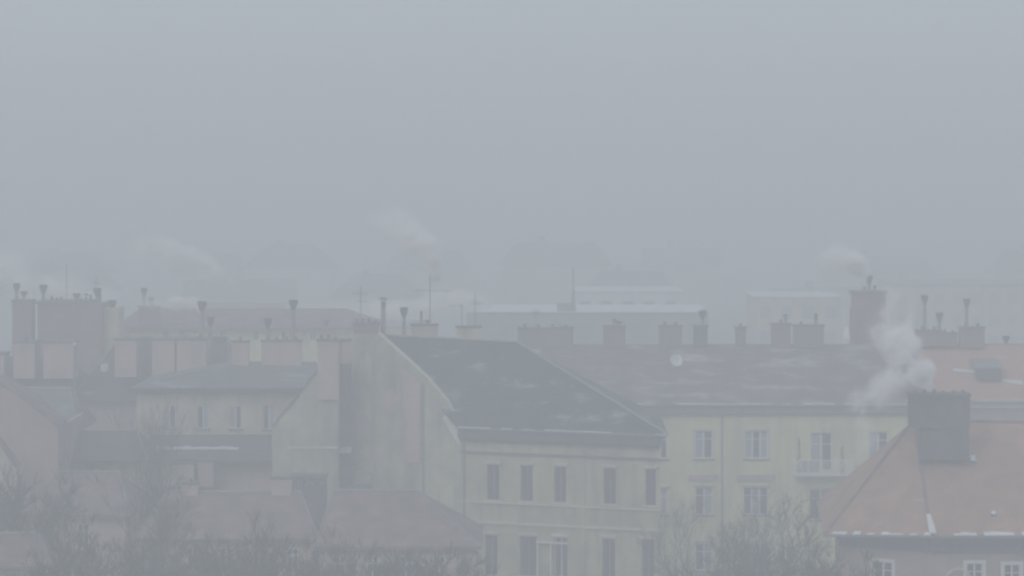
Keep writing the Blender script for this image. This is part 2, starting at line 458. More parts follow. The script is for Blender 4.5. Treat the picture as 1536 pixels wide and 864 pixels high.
# roof
n3 = Vector((fc.n.x, fc.n.y, 0)); d3 = Vector((fc.d.x, fc.d.y, 0))
EA = fc.p(.12, .75, ZE + .02); EB = fc.p(fc.L + .85, .75, ZE + .02)
R0 = W(567, 503, 244); R1 = W(776, 514, 239.5)
BB = Vector((wx(992, 247), 247, ZE)); CB = Vector((wx(527, 253), 253, ZE + .5))
rf = roof_poly(root, [[EA, EB, R1, R0], [EB, BB, R1], [BB, CB, R0, R1]], 'slate', .16)
mb = MB(); mb.tube(R0 + Vector((0,0,.05)), R1 + Vector((0,0,.05)), .1, .1, 6); mb.tube(R1 + Vector((0,0,.05)), EB + Vector((0,0,.03)), .09, .09, 6); mb.build('ridge_cap', 'metal', rf)
gutter(root, fc, .12, fc.L + .85, .75, ZE + .02, snow=True)
# chimneys of the corner building
chimney(root, 530, 484, 567, 512, 242.2, 'brick', 1.2, flues=4)
chimney(root, 617, 486, 656, 512, 246, 'brickpale', .8, flues=0, pots=[(606, 461, 'v')][:0])
chimney(root, 685, 489, 721, 512, 246, 'pale', .8)
pot(root, 606, 461, wz(515, 245), 245, 'v'); pot(root, 575, 446, wz(512, 243.5), 243.5, 'h', r=.17)
pot(root, 632, 466, wz(487, 246.4), 246.4, 'p', r=.09); pot(root, 641, 480, wz(487, 246.4), 246.4, 'v', r=.09); 
# ---- narrow dark light well and neighbour firewall
root = empty('firewall_house', (wx(460, 238), 238, 0), 'house with tall pale blank firewall and twin chimney stack, left of the corner building', 'building')
f2 = Fac(408, 237, 507, 237)
prof = [(408, 642), (418, 628), (446, 596), (476, 556), (507, 545)]
ring = [f2.p(0, 0, 0), f2.p(f2.L, 0, 0)] + [f2.p(f2.u(x), 0, f2.z(x, y)) for x, y in reversed(prof)]
mb = MB(); mb.prism(ring, (0, 9, 0)); mb.build('firewall', 'fire', root)
mb = MB()
for (xa, ya), (xb, yb) in zip(prof[:-2], prof[1:-1]):
    pa, pb = f2.p(f2.u(xa), .12, f2.z(xa, ya)), f2.p(f2.u(xb), .12, f2.z(xb, yb)); q = Vector((0, 9.3, 0)); k = Vector((0, 0, .12))
    mb.hexa([pa, pb, pb + q, pa + q, pa + k, pb + k, pb + q + k, pa + q + k])
mb.build('roof', 'slatebare', root)
chimney(root, 476, 509, 508, 600, 236.8, 'brickpale', 1.4, flues=3)
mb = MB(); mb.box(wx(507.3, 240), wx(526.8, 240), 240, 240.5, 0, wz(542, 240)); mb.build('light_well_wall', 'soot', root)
mb = MB(); mb.box(wx(507.3, 239), wx(526.8, 239), 239, 239.98, wz(680, 239), wz(672, 239)); mb.build('ledge', 'trim', root)
mb = MB(); mb.box(wx(508.5, 237.5), wx(525, 237.5), 237.5, 239, wz(546, 237.5), wz(512, 237.5)); ch = mb.build('chimney', 'brickpale', root)
mb = MB(); mb.box(wx(507.3, 237.4), wx(526, 237.4), 237.4, 239.1, wz(512, 237.5) + .002, wz(509, 237.5)); mb.build('chimney_cap', 'cap', ch)
mb = MB(); f2.box(mb, f2.u(430), f2.u(506), .002, .08, f2.z(460, 673), f2.z(460, 670)); mb.build('ledge', 'trim', root)

# ---- yellow apartment house
root = empty('yellow_apartment_house', (wx(1140, 266), 266, 0), 'long yellow apartment house with brown roof and white balcony behind the corner building', 'building')
fy = Fac(880, 262, 1372, 262)
ZY = fy.z(1100, 614)
wins = [(980, 648, 1001, 688, 2), (1042, 646, 1069, 688, 2), (1117, 646, 1152, 688, 3), (1216, 649, 1248, 706, 2), (1303, 648, 1332, 690, 2)]
lows = [(981, 733, 1001, 772, 2), (1043, 731, 1069, 772, 2), (1115, 731, 1152, 772, 3), (1214, 734, 1247, 780, 2), (1303, 731, 1332, 772, 2),
        (1043, 815, 1069, 856, 2), (1115, 815, 1152, 856, 3)]
holes = [fy.rect(r[:4]) for r in wins + lows]
facade(fy, root, 'yellow', 0, fy.L, 0, ZY, holes, body=14)
for i, r in enumerate(wins):
    window(fy, root, fy.rect(r[:4]), r[4], .14, glass=['curtain', 'glass', 'curtain'] if i != 0 else 'glass', sill='cap' if i != 3 else None, surround='trim' if i in (1, 2) else None, fw=.08)
for i, r in enumerate(lows):
    window(fy, root, fy.rect(r[:4]), r[4], .14, glass=['glass', 'curtain', 'glass'], sill='cap', frame='frame', fw=.07, hood='trim')
mb = MB(); p_ = fy.p(fy.u(1083), .12, 0); mb.tube((p_.x, p_.y, 1), (p_.x, p_.y, ZY), .07, .07, 6); mb.build('downpipe', 'metal', root)
mb = MB(); fy.box(mb, 0, fy.L, .002, .45, ZY - .25, ZY + .25); fy.box(mb, 0, fy.L, .002, .25, ZY - .45, ZY - .252); mb.build('cornice', 'metal', root)
mb = MB()
for a, b in ((1033, 1077), (1105, 1163)):
    fy.box(mb, fy.u(a), fy.u(b), .002, .16, fy.z(a, 721), fy.z(a, 712))
mb.build('window_pediment', 'brickpale', root)
# balcony
bz = fy.z(1235, 709); u0, u1 = fy.u(1190), fy.u(1279)
mb = MB(); fy.box(mb, u0, u1, .002, 1.1, bz - .16, bz); bal = mb.build('balcony', 'white', root)
mb = MB(); zt = fy.z(1235, 688)
fy.box(mb, u0, u1, 1.02, 1.08, zt - .07, zt); fy.box(mb, u0, u1, 1.03, 1.07, bz + .08, bz + .14)
n = 26
for i in range(n + 1):
    u = u0 + (u1 - u0) * i / n; t = .07 if i % 6 == 0 else .028
    fy.box(mb, u - t, u + t, 1.04 - t * .5, 1.06 + t * .5, bz, zt - .07)
for u in (u0, u1): 
    for j in range(5): fy.box(mb, u - .02, u + .02, .1 + .2 * j, .14 + .2 * j, bz, zt - .07)
    fy.box(mb, u - .03, u + .03, .02, 1.02, zt - .07, zt)
mb.build('railing', 'frame', bal)
mb = MB(); fy.box(mb, u0 + .6, u0 + 1.9, .95, 1.02, bz + .1, zt - .1); mb.build('balcony_screen', 'metal', bal)
# roof
zr = wz(517, 270); ye0, ye1 = 261.2, 277.5
hiproof(root, wx(775, 262), wx(1392, 262), ye0, ye1, wz(605, ye0), zr, 2.2, 2.0, 'slatebrown', yr=269.5)
gutter(root, fy, -2, fy.L + 1, .8, wz(606, ye0), snow=True)
for r, m_, fl, pt in (((777, 491, 860, 524), 'greybrick', 4, []), ((905, 488, 938, 522), 'brick', 1, [(922, 478, 'h'), (929, 482, 'v')]), ((989, 488, 1023, 522), 'greybrick', 2, []),
                      ((1041, 488, 1061, 522), 'soot', 0, [(1054, 466, 'v')]), ((1104, 490, 1119, 520), 'greybrick', 1, []), ((1158, 485, 1186, 522), 'brick', 1, [(1178, 471, 'h')]),
                      ((1191, 487, 1236, 522), 'greybrick', 2, [(1224, 470, 'p')])):
    chimney(root, *r, 269, m_, .9, flues=fl, pots=pt)
mb = MB(); X = wx(1270, 266)
for i in range(5):
    a0, a1 = i / 5, (i + 1) / 5
    mb.tube((X, 266, wz(509 - 18 * a0, 266)), (X, 266, wz(509 - 18 * a1, 266)), .3 * math.cos(a0 * 1.3), .3 * math.cos(a1 * 1.3), 10, caps=(i in (0, 4)))
mb.build('roof_vent', 'frame', root)
mb = MB(); X = wx(1181, 262); mb.box(X - .12, X + .12, 261.5, 268, 0, 0.01) if False else None
mb = MB(); yy0, yy1 = 261.3, 269.3
for (pxa, pxb, pya, pyb) in ((1140, 1152, 566, 573), (905, 925, 592, 600)):
    ymid = ye0 + (605 - pya) / (605 - 517) * (269.5 - ye0)
    a = W(pxa, pyb, ymid - .6); b = W(pxb, pya, ymid)
    mb = MB(); mb.hexa([(a.x, a.y, a.z - .2), (b.x, a.y, a.z - .2), (b.x, b.y, b.z - .2), (a.x, b.y, b.z - .2), (a.x, a.y, a.z + .12), (b.x, a.y, a.z + .12), (b.x, b.y, b.z + .12), (a.x, b.y, b.z + .12)])
    mb.build('skylight', 'greyroof', root)

# ---- tall brick chimney behind the yellow house
root = empty('brick_chimney_tower', (wx(1305, 276), 276, 0), 'tall square brick chimney tower with smoking pot, behind the right end of the brown roof', 'chimney')
mb = MB(); Y = 274; mb.box(wx(1281, Y), wx(1329, Y), Y, Y + 2.4, 0, wz(441, Y)); mb.build('shaft', 'brick', root)
mb = MB(); mb.box(wx(1280, Y) - .1, wx(1330, Y) + .1, Y - .15, Y + 2.55, wz(441, Y) + .002, wz(437, Y)); mb.build('chimney_cap', 'cap', root)
mb = MB(); mb.box(wx(1277, Y-.25), wx(1288, Y-.25), Y - .25, Y + 1.2, 0, wz(464, Y)); mb.build('side_shaft', 'brick', root)
pot(root, 1304, 413, wz(437, Y), Y + 1, 'v', 'chimney_pot'); pot(root, 1312, 428, wz(437, Y), Y + 1.2, 'p', 'chimney_pot'); pot(root, 1297, 430, wz(437, Y), Y + .7, 'p', 'chimney_pot')

# ---- orange-roofed house on the far right
root = empty('orange_roofed_house', (wx(1470, 272), 272, 0), 'house with faded orange roof and dark dormer at the right edge, behind the hipped roof', 'building')
fo = Fac(1388, 268, 1700, 268)
facade(fo, root, 'pink', 0, fo.L, 0, fo.z(1500, 604), [], body=14)
mb = MB(); fo.box(mb, 0, fo.L, .002, .3, fo.z(1500, 612), fo.z(1500, 604)); mb.build('cornice', 'white', root)
hiproof(root, wx(1368, 267), wx(1690, 267), 267.2, 284, wz(601, 267.2), wz(517, 275), 1.6, 5, 'tilefar', yr=275)
gutter(root, fo, -.8, fo.L, .7, wz(601, 267.2), snow=True)
for r, m_, fl, pt in (((1375, 495, 1412, 520), 'brick', 2, [(1387, 443, 'v'), (1409, 469, 'v')]), ((1412, 499, 1436, 520), 'brick', 2, []), ((1440, 490, 1477, 522), 'brick', 2, [(1450, 448, 'v')])):
    chimney(root, *r, 274, m_, .9, flues=fl, pots=pt)
pot(root, 1509, 504, wz(522, 275), 275, 'v')
mb = MB(); a = W(1466, 571, 269.5); b = W(1502, 553, 269.5)
mb.box(a.x, b.x, 269.5, 272.5, a.z, b.z); dm = mb.build('dormer', 'darkmetal', root)
mb = MB(); mb.prism([(a.x - .25, 269.3, b.z), (b.x + .25, 269.3, b.z), (b.x + .25, 273.2, b.z + .5), (a.x - .25, 273.2, b.z + .5)], (0, 0, .12)); mb.build('dormer_roof', 'metal', dm)
mb = MB(); mb.box(a.x + .15, b.x - .15, 269.46, 269.498, a.z + .15, b.z - .12); mb.build('pane', 'glass', dm)
mb = MB()
for xa, xb, yy in ((1430, 1470, 556), (1504, 1534, 572)):
    ym = 267.2 + (601 - yy) / (601 - 517) * 7.8
    mb.hexa([W(xa, yy, ym - .1), W(xb, yy + 6, ym - .5), W(xb, yy + 2, ym - .1), W(xa, yy - 2, ym + .2)] + [p + Vector((0, 0, .1)) for p in (W(xa, yy, ym - .1), W(xb, yy + 6, ym - .5), W(xb, yy + 2, ym - .1), W(xa, yy - 2, ym + .2))])
mb.build('snow_streak', 'snow', root)['kind'] = 'stuff'

# ---- near right building with big hipped clay roof
root = empty('hipped_roof_house', (wx(1420, 207), 207, 0), 'near house with large hipped clay tile roof and grey chimney block at lower right', 'building')
fl_ = Fac(1262, 207.5, 1396, 204.5); fr_ = Fac(1396, 204.5, 1640, 204.5)
ZH = fr_.z(1450, 803)
w1 = [(1310, 843, 1338, 885)]; w2 = [(1450, 845, 1474, 887), (1506, 847, 1530, 889)]
facade(fl_, root, 'pink', 0, fl_.L, 0, ZH, [fl_.rect(r) for r in w1], body=0, name='wall')
facade(fr_, root, 'pink', 0, fr_.L, 0, ZH, [fr_.rect(r) for r in w2], body=0, name='wall')
for r in w1: window(fl_, root, fl_.rect(r), 2, .12, surround='frame', glass='glass')
for r in w2: window(fr_, root, fr_.rect(r), 2, .12, surround='frame', glass='glass')
mb = MB()
Lb = Vector((wx(1262, 207.5), 207.5)); 
mb.poly([(Lb.x, 207.5, 0), (Lb.x, 207.5, ZH), (Lb.x + 1, 222, ZH), (Lb.x + 1, 222, 0)]); mb.poly([(Lb.x + 1, 222, 0), (Lb.x + 1, 222, ZH), (fr_.B.x, 222, ZH), (fr_.B.x, 222, 0)])
mb.poly([(fr_.B.x, 222, 0), (fr_.B.x, 222, ZH), (fr_.B.x, 204.5, ZH), (fr_.B.x, 204.5, 0)]); mb.build('rear_wall', 'pink', root, fix=False)
mb = MB(); fl_.box(mb, -.1, fl_.L - .1, .002, .45, ZH - .55, ZH); fl_.box(mb, -.05, fl_.L - .1, .003, .2, ZH - 1.0, ZH - .552); mb.build('cornice', 'cap', root)
mb = MB(); fr_.box(mb, .0, fr_.L, .002, .5, ZH - .55, ZH - .003); fr_.box(mb, .0, fr_.L, .003, .25, ZH - 1.0, ZH - .553); mb.build('cornice', 'cap', root)
u_ = fr_.u(1437)
mb = MB(); cxp = fr_.p(u_, .05, fr_.z(1437, 872)); r_ = .72
for i in range(8):
    a0, a1 = math.pi * i / 8, math.pi * (i + 1) / 8
    mb.hexa([cxp + Vector((r * math.cos(a), dy, r * math.sin(a))) for dy in (0, -.12) for r, a in ((r_, a0), (r_, a1), (r_ + .14, a1), (r_ + .14, a0))])
mb.build('arch_moulding', 'trim', root)
eL = W(1238, 801, 206.3); eK = W(1397, 803, 203.5); eR = Vector((fr_.B.x + 1, 203.5, eK.z)); Q = W(1371, 630, 212.5); QR = Vector((fr_.B.x - 3, 212.5, wz(634, 212.5)))
bL = Vector((eL.x + 1, 223, eK.z)); bR = Vector((fr_.B.x + 1, 223, eK.z))
rf = roof_poly(root, [[eL, eK, Q], [eK, eR, QR, Q], [eR, bR, QR], [bR, bL, Q, QR], [bL, eL, Q]], 'tile', .16)
mb = MB(); mb.tube(Q, eK, .11, .11, 6); mb.tube(Q, eL, .11, .11, 6); mb.tube(Q, QR, .12, .12, 6); mb.build('ridge_tile', 'tileold', rf)
mb = MB(); pa = eK.lerp(Q, .01); pb = eK.lerp(Q, .16); mb.hexa([pa + Vector((-.12,-.1,.05)), pa + Vector((.3,-.1,.05)), pb + Vector((.12,0,.05)), pb + Vector((-.12,0,.05)), pa + Vector((-.12,-.1,.16)), pa + Vector((.3,-.1,.16)), pb + Vector((.12,0,.16)), pb + Vector((-.12,0,.16))])
mb.build('hip_flashing', 'frame', rf)
for e0, e1, nn in ((eL, eK, 8), (eK, eR, 14)):
    dd = (e1 - e0).normalized(); oo = Vector((dd.y, -dd.x, 0)).normalized()
    mb = MB(); mb.hexa([e0 + oo*.16, e1 + oo*.16, e1, e0, ] and [e0 + oo*.16 - Vector((0,0,.16)), e1 + oo*.16 - Vector((0,0,.16)), e1 - Vector((0,0,.16)), e0 - Vector((0,0,.16)), e0 + oo*.16 - Vector((0,0,.03)), e1 + oo*.16 - Vector((0,0,.03)), e1 - Vector((0,0,.03)), e0 - Vector((0,0,.03))]); mb.build('gutter', 'metal', root)
    mb = MB(); Ln = (e1 - e0).length; k = int(Ln / .45)
    for i in range(k):
        if random.random() < .55:
            a = e0 + dd * (Ln * i / k); b = e0 + dd * (Ln * (i + 1) / k); h_ = .02 + .04 * random.random(); wd = .08 + .22 * random.random()
            mb.hexa([a + oo*.12, b + oo*.12, b - oo*wd + Vector((0,0,wd*.6)), a - oo*wd + Vector((0,0,wd*.6)), a + oo*.12 + Vector((0,0,h_)), b + oo*.12 + Vector((0,0,h_)), b - oo*wd + Vector((0,0,wd*.6+.04)), a - oo*wd + Vector((0,0,wd*.6+.04))])
    mb.build('snow_ridge', 'snow', root)['kind'] = 'stuff'
chimney(root, 1367, 591, 1455, 642, 208.2, 'soot', 1.9, flues=6, capt=.14)
mb = MB(); mb.box(wx(1382, 208.5), wx(1453, 208.5), 208.45, 209.9, wz(690, 208.4), wz(642, 208.4) - .002); mb.build('chimney_foot', 'soot', root)
# skylights on the front slope
def on_front(px, py):   # point on plane eK,eR,Q under pixel
    nrm = (eR - eK).cross(Q - eK).normalized(); d_ = W(px, py, 1.0) - Vector((0, 0, CAMZ)); o_ = Vector((0, 0, CAMZ))
    t = nrm.dot(eK - o_) / nrm.dot(d_); return o_ + d_ * t, (nrm if nrm.y < 0 else -nrm)
for (x, y, w_, h_) in ((1459, 689, .42, .62), (1490, 771, .36, .42)):
    c_, nn = on_front(x, y); right = Vector((1, 0, 0)); upv = nn.cross(right).normalized()
    if upv.z < 0: upv = -upv
    def q(a, b, e): return c_ + right * a + upv * b + nn * e
    mb = MB(); mb.hexa([q(-w_/2,-h_/2,-.02), q(w_/2,-h_/2,-.02), q(w_/2,h_/2,-.02), q(-w_/2,h_/2,-.02), q(-w_/2,-h_/2,.12), q(w_/2,-h_/2,.12), q(w_/2,h_/2,.12), q(-w_/2,h_/2,.12)])
    s_ = mb.build('skylight', 'metal', root)
    mb = MB(); e = .05; mb.hexa([q(-w_/2+e,-h_/2+e,.121), q(w_/2-e,-h_/2+e,.121), q(w_/2-e,h_/2-e,.121), q(-w_/2+e,h_/2-e,.121), q(-w_/2+e,-h_/2+e,.14), q(w_/2-e,-h_/2+e,.14), q(w_/2-e,h_/2-e,.14), q(-w_/2+e,h_/2-e,.14)])
    mb.build('pane', 'snow', s_)

# ---- left building with four attic windows
root = empty('cream_house', (wx(340, 254), 254, 0), 'cream house with low snow-dusted grey hip roof and four twin-pane windows, left of the firewalls', 'building')
f4 = Fac(205, 250, 500, 250)
wr = [(246, 609, 263, 642), (296, 609, 313, 643), (345, 609, 362, 643), (395, 609, 412, 644)]
facade(f4, root, 'pale', 0, f4.L, 0, f4.z(300, 586), [f4.rect(r) for r in wr], body=12)
for i, r in enumerate(wr): window(f4, root, f4.rect(r), 2, .14, glass=['glass', 'curtain'] if i % 2 else ['curtain', 'glass'], frame='frame', sill='cap', bar=False, fw=.05)
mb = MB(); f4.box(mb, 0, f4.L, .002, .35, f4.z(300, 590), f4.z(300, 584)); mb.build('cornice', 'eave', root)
hiproof(root, wx(196, 249), wx(506, 249), 249.2, 263, wz(582, 249.2), wz(544, 256), 6.6, 2.0, 'greyroof', yr=256)
gutter(root, f4, -.5, f4.L, .8, wz(582, 249.2), m='darkmetal')
for r, m_, fl in (((347, 511, 373, 552), 'brickpale', 1), ((392, 510, 452, 552), 'brickpale', 4)):
    chimney(root, *r, 255.2, m_, .8, flues=fl)
pot(root, 440, 450, wz(512, 256), 256, 'v', r=.15); pot(root, 402, 477, wz(512, 256), 256, 'v'); pot(root, 425, 497, wz(512, 256), 256, 'p', r=.09)

# ---- annex below with dark roof and snow line
root = empty('annex_house', (wx(310, 243), 243, 0), 'low annex with dark lean-to roof and snow line below the cream house windows', 'building')
f5 = Fac(214, 241, 409, 241)
facade(f5, root, 'brickpale', 0, f5.L, 0, f5.z(300, 690), [f5.rect((292, 700, 300, 722))], body=8)
window(f5, root, f5.rect((292, 700, 300, 722)), 1, .12, frame='frame', bar=False, fw=.04)
a0, a1 = wx(206, 240), wx(409, 240)
roof_poly(root, [[(a0, 240.0, wz(690, 240)), (a1, 240.0, wz(690, 240)), (a1, 248.6, wz(652, 248.6)), (a0, 248.6, wz(652, 248.6))]], 'slatebare', .2)
mb = MB(); ym = 244
for i in range(16):
    xa = 214 + i * 9; y_ = 672 + random.uniform(-1, 1)
    p = W(xa, y_, ym); q = W(xa + 9, y_, ym); hh = .1 + .1 * random.random()
    mb.box(p.x, q.x, ym - .5, ym + .2, p.z - .4, p.z + hh * .6)
mb.build('snow_drift', 'snow', root)['kind'] = 'stuff'
chimney(root, 296, 690, 320, 730, 239.5, 'pink', .7)
chimney(root, 228, 694, 290, 730, 239, 'pale', .7, capt=.1)

# ---- row house behind with the line of wide chimneys
root = empty('row_house', (wx(230, 266), 266, 0), 'dark-roofed row house with three wide pink chimneys behind the cream house', 'building')
f6 = Fac(106, 262, 345, 262)
facade(f6, root, 'pink', 0, f6.L, 0, f6.z(200, 602), [], body=12)
hiproof(root, wx(104, 261.5), wx(350, 261.5), 261.4, 275, wz(600, 261.4), wz(505, 268), 3.3, 1.0, 'slatebare', yr=268)
for r, fl in (((172, 508, 205, 566), 1), ((228, 508, 262, 566), 1), ((265, 508, 309, 566), 2)):
    chimney(root, *r, 260.8, 'brickpale', 1.2, flues=fl, m_=None) if False else chimney(root, *r, 260.8, 'brickpale', 3.0, flues=fl)
pot(root, 303, 452, wz(510, 262), 262.6, 'v', r=.16); pot(root, 316, 475, wz(520, 266), 266, 'v', r=.14); pot(root, 489, 480, wz(545, 258), 258, 'v') if False else None
mb = MB(); X = wx(157, 264.6); mb.tube((X, 264.6, wz(560, 264.6)), (X, 264.6, wz(546, 264.6)), .35, .3, 8); mb.build('roof_vent', 'frame', root)
# ---- left row house
root = empty('chimney_house', (wx(40, 266), 266, 0), 'dark-roofed house with two wide pink chimneys at the left edge', 'building')
f7 = Fac(-120, 261, 103, 261)
facade(f7, root, 'pale', 0, f7.L, 0, f7.z(50, 582), [], body=9)
hiproof(root, wx(-140, 260), wx(112, 260), 260.2, 271, wz(582, 260.2), wz(535, 265.5), 3, 1.2, 'slatebare', yr=265.5)
for r in ((20, 512, 52, 568), (65, 512, 110, 568)):
    chimney(root, *r, 259.6, 'brickpale', 3.0, flues=1)
chimney(root, -30, 530, 6, 568, 259.6, 'brickpale', 3.0)

# ---- tall chimney blocks behind on the left
root = empty('brick_block_house', (wx(90, 282), 282, 0), 'tall dark brick chimney wall crowned with pots, rising behind the left chimneys', 'building')
mb = MB(); mb.box(wx(56, 278), wx(153, 278), 278, 282, 0, wz(456, 278)); wl = mb.build('wall', 'brick', root)
mb = MB(); mb.box(wx(54, 278), wx(134, 278), 277.8, 282.2, wz(456, 278) + .002, wz(452, 278)); mb.build('wall_cap', 'cap', wl)
for px, py, k in ((65, 427, 'v'), (78, 444, 'p'), (85, 446, 'p'), (92, 445, 'p'), (115, 440, 'v'), (122, 447, 'p'), (129, 440, 'h'), (136, 442, 'p'), (146, 432, 'v'), (150, 440, 'p')):
    pot(root, px, py, wz(456, 278), 279 + random.random(), k, 'chimney_pot', r=.15 if k == 'v' else .11)
chimney(root, 18, 450, 48, 640, 277.5, 'brick', 2.0, pots=[(25, 425, 'v'), (36, 437, 'v')], flues=0)
pot(root, 168, 451, wz(470, 280), 280, 'v', r=.17); 
mb = MB(); mb.box(wx(153.3, 279), wx(178, 279), 279, 283, 0, wz(462, 279)); mb.build('side_wall', 'pale', root)
pot(root, 168, 450, wz(462, 279), 280.5, 'v')

# ---- long pale house further back on the left
root = empty('long_pale_house', (wx(350, 310), 310, 0), 'long pale yellow house with pinkish roof seen over the left chimneys', 'building')
f8 = Fac(180, 305, 560, 305)
facade(f8, root, 'yellow', 0, f8.L, 0, f8.z(300, 492), [f8.rect((x, 497, x + 8, 511)) for x in (245, 268, 330, 380, 465)], body=12)
for x in (245, 268, 330, 380, 465): window(f8, root, f8.rect((x, 497, x + 8, 511)), 2, .12, bar=False, fw=.05)
hiproof(root, wx(172, 304), wx(566, 304), 304.2, 317, wz(491, 304.2), wz(464, 311), 1.5, 3, 'tileold', yr=311)
chimney(root, 208, 459, 240, 492, 303, 'brick', .9, pots=[(216, 432, 'v'), (227, 446, 'v')])
pot(root, 489, 480, wz(495, 303.8), 303.6, 'v'); pot(root, 466, 492, wz(500, 303.8), 303.6, 'v', r=.1)

# ---- left gable house
root = empty('gable_house', (wx(20, 232), 232, 0), 'house with blotched pinkish gable wall at the left edge', 'building')
fg = Fac(-60, 228, 87, 228)
prof = [(-60, 553), (0, 577), (40, 602), (87, 642)]
ring = [fg.p(0, 0, 0), fg.p(fg.L, 0, 0)] + [fg.p(fg.u(x), 0, fg.z(x, y)) for x, y in reversed(prof)]
mb = MB(); mb.prism(ring, (0, .4, 0)); mb.build('gable_wall', 'pink', root)
mb = MB()
for (xa, ya), (xb, yb) in zip(prof[:-1], prof[1:]):
    pa, pb = fg.p(fg.u(xa), .12, fg.z(xa, ya)), fg.p(fg.u(xb), .12, fg.z(xb, yb)); q = Vector((0, 5, 0)); k = Vector((0, 0, .14))
    mb.hexa([pa, pb, pb + q, pa + q, pa + k, pb + k, pb + q + k, pa + q + k])
mb.build('roof', 'tileold', root)
mb = MB(); mb.box(fg.p(fg.L,0,0).x - .3, fg.p(fg.L,0,0).x, 228.4, 242, 0, fg.z(87, 643)); mb.build('side_wall', 'pink', root)
root = empty('grey_roof_house', (wx(75, 246), 246, 0), 'house with plain light grey sloping roof behind the left gable', 'building')
mb = MB(); mb.box(wx(20, 248), wx(108, 248), 246, 254, 0, wz(645, 248)); mb.build('wall', 'pale', root)
hiproof(root, wx(-50, 245), wx(114, 245), 245.2, 257, wz(648, 245.2), wz(582, 251), 3, 1.2, 'greyroof', yr=251)
root = empty('small_gable', (wx(-10, 222), 222, 0), 'small house with snow-edged roof slope at the left edge below the pinkish gable', 'building')
fs = Fac(-70, 221, 24, 221)
prof = [(-70, 600), (0, 668), (24, 702)]
ring = [fs.p(0, 0, 0), fs.p(fs.L, 0, 0)] + [fs.p(fs.u(x), 0, fs.z(x, y)) for x, y in reversed(prof)]
mb = MB(); mb.prism(ring, (0, .4, 0)); mb.build('gable_wall', 'pale', root)
mb = MB()
for (xa, ya), (xb, yb) in zip(prof[:-1], prof[1:]):
    pa, pb = fs.p(fs.u(xa), .2, fs.z(xa, ya)), fs.p(fs.u(xb), .2, fs.z(xb, yb)); q = Vector((0, 2, 0)); k = Vector((0, 0, .2))
    mb.hexa([pa, pb, pb + q, pa + q, pa + k, pb + k, pb + q + k, pa + q + k])
mb.build('roof', 'tileold', root)

# ---- lower dark roof with wall pieces
root = empty('dark_roof_house', (wx(160, 238), 238, 0), 'low house with long dark roof and pale wall bays behind the left bare tree', 'building')
fd = Fac(92, 236, 212, 236)
hd = [fd.rect((100, 694, 108, 703)), fd.rect((148, 697, 158, 716))]
facade(fd, root, 'pale', 0, fd.L, 0, fd.z(150, 690), hd, body=6)
for h in hd: window(fd, root, h, 1, .12, bar=False, fw=.05)
hiproof(root, wx(84, 235), wx(222, 235), 235, 243, wz(690, 235), wz(646, 239), 1.2, 1.2, 'slatebare', yr=239)
gutter(root, fd, -.3, fd.L + .3, 1.0, wz(690, 235), m='darkmetal')
mb = MB(); fd.box(mb, fd.u(131), fd.u(139), .002, .3, 0, fd.z(135, 692)); mb.build('downpipe_box', 'soot', root)

# ---- low red-roofed houses in front
def low_house(x0, x1, Yf, ye, yr, dd, label, m='tileold', wall='brickpale', hl=1.5, hr=1.5, chim=()):
    r_ = empty('red_roof_house', (wx((x0 + x1) / 2, Yf + dd / 2), Yf + dd / 2, 0), label, 'building', None)
    f_ = Fac(x0 + 8, Yf + .5, x1 - 8, Yf + .5)
    hs = []
    x = x0 + 30
    while x < x1 - 30: hs.append(f_.rect((x, ye + 14, x + 18, ye + 52))); x += 50
    facade(f_, r_, wall, 0, f_.L, 0, f_.z(x0, ye + 4), hs, body=dd - 1)
    for h in hs: window(f_, r_, h, 2, .12)
    hiproof(r_, wx(x0, Yf), wx(x1, Yf), Yf, Yf + dd, wz(ye, Yf), wz(yr, Yf + dd / 2), hl, hr, m, yr=Yf + dd / 2)
    for c in chim: chimney(r_, *c[:4], Yf + dd / 2 - .5, c[4], .8, flues=c[5])
    return r_
low_house(200, 478, 214, 808, 738, 12, 'red tile roofed house behind the bare bushes, below the annex', m='tileold', chim=[(274, 724, 296, 760, 'brickpale', 1), (407, 716, 437, 770, 'brickpale', 0)])
low_house(470, 722, 212, 820, 736, 12, 'red tile roofed house with hipped end in front of the corner building', m='tileold', hl=1.0, hr=4.2)
low_house(36, 196, 222, 772, 708, 12, 'red tile roofed house left of the bare trees, below the pinkish gable', m='tileold')
low_house(-90, 80, 196, 850, 800, 9, 'small old tile roofed shed in the lower left corner', m='tileold', wall='pale')
# chimney block with arched openings
root = empty('arched_chimney_block', (wx(463, 226), 226, 0), 'grey chimney block with a row of small bright openings at the foot of the firewall', 'chimney')
Y = 225; x0, x1 = wx(437, Y), wx(489, Y)
mb = MB(); mb.box(x0, x1, Y, Y + 1.2, 0, wz(728, Y)); mb.build('shaft', 'soot', root)
for i in range(5):
    a = x0 + (x1 - x0 - .22) * i / 4; mb = MB(); mb.box(a, a + .22, Y, Y + 1.2, wz(728, Y) + .001, wz(717, Y)); mb.build('pier', 'soot', root)
mb = MB(); mb.box(x0 - .1, x1 + .1, Y - .1, Y + 1.3, wz(717, Y) + .002, wz(712, Y)); mb.build('chimney_cap', 'cap', root)
mb = MB(); mb.box(x0 + .1, x1 - .1, Y + .45, Y + .75, wz(728, Y) + .003, wz(717.5, Y)); mb.build('flue_wall', 'white', root)
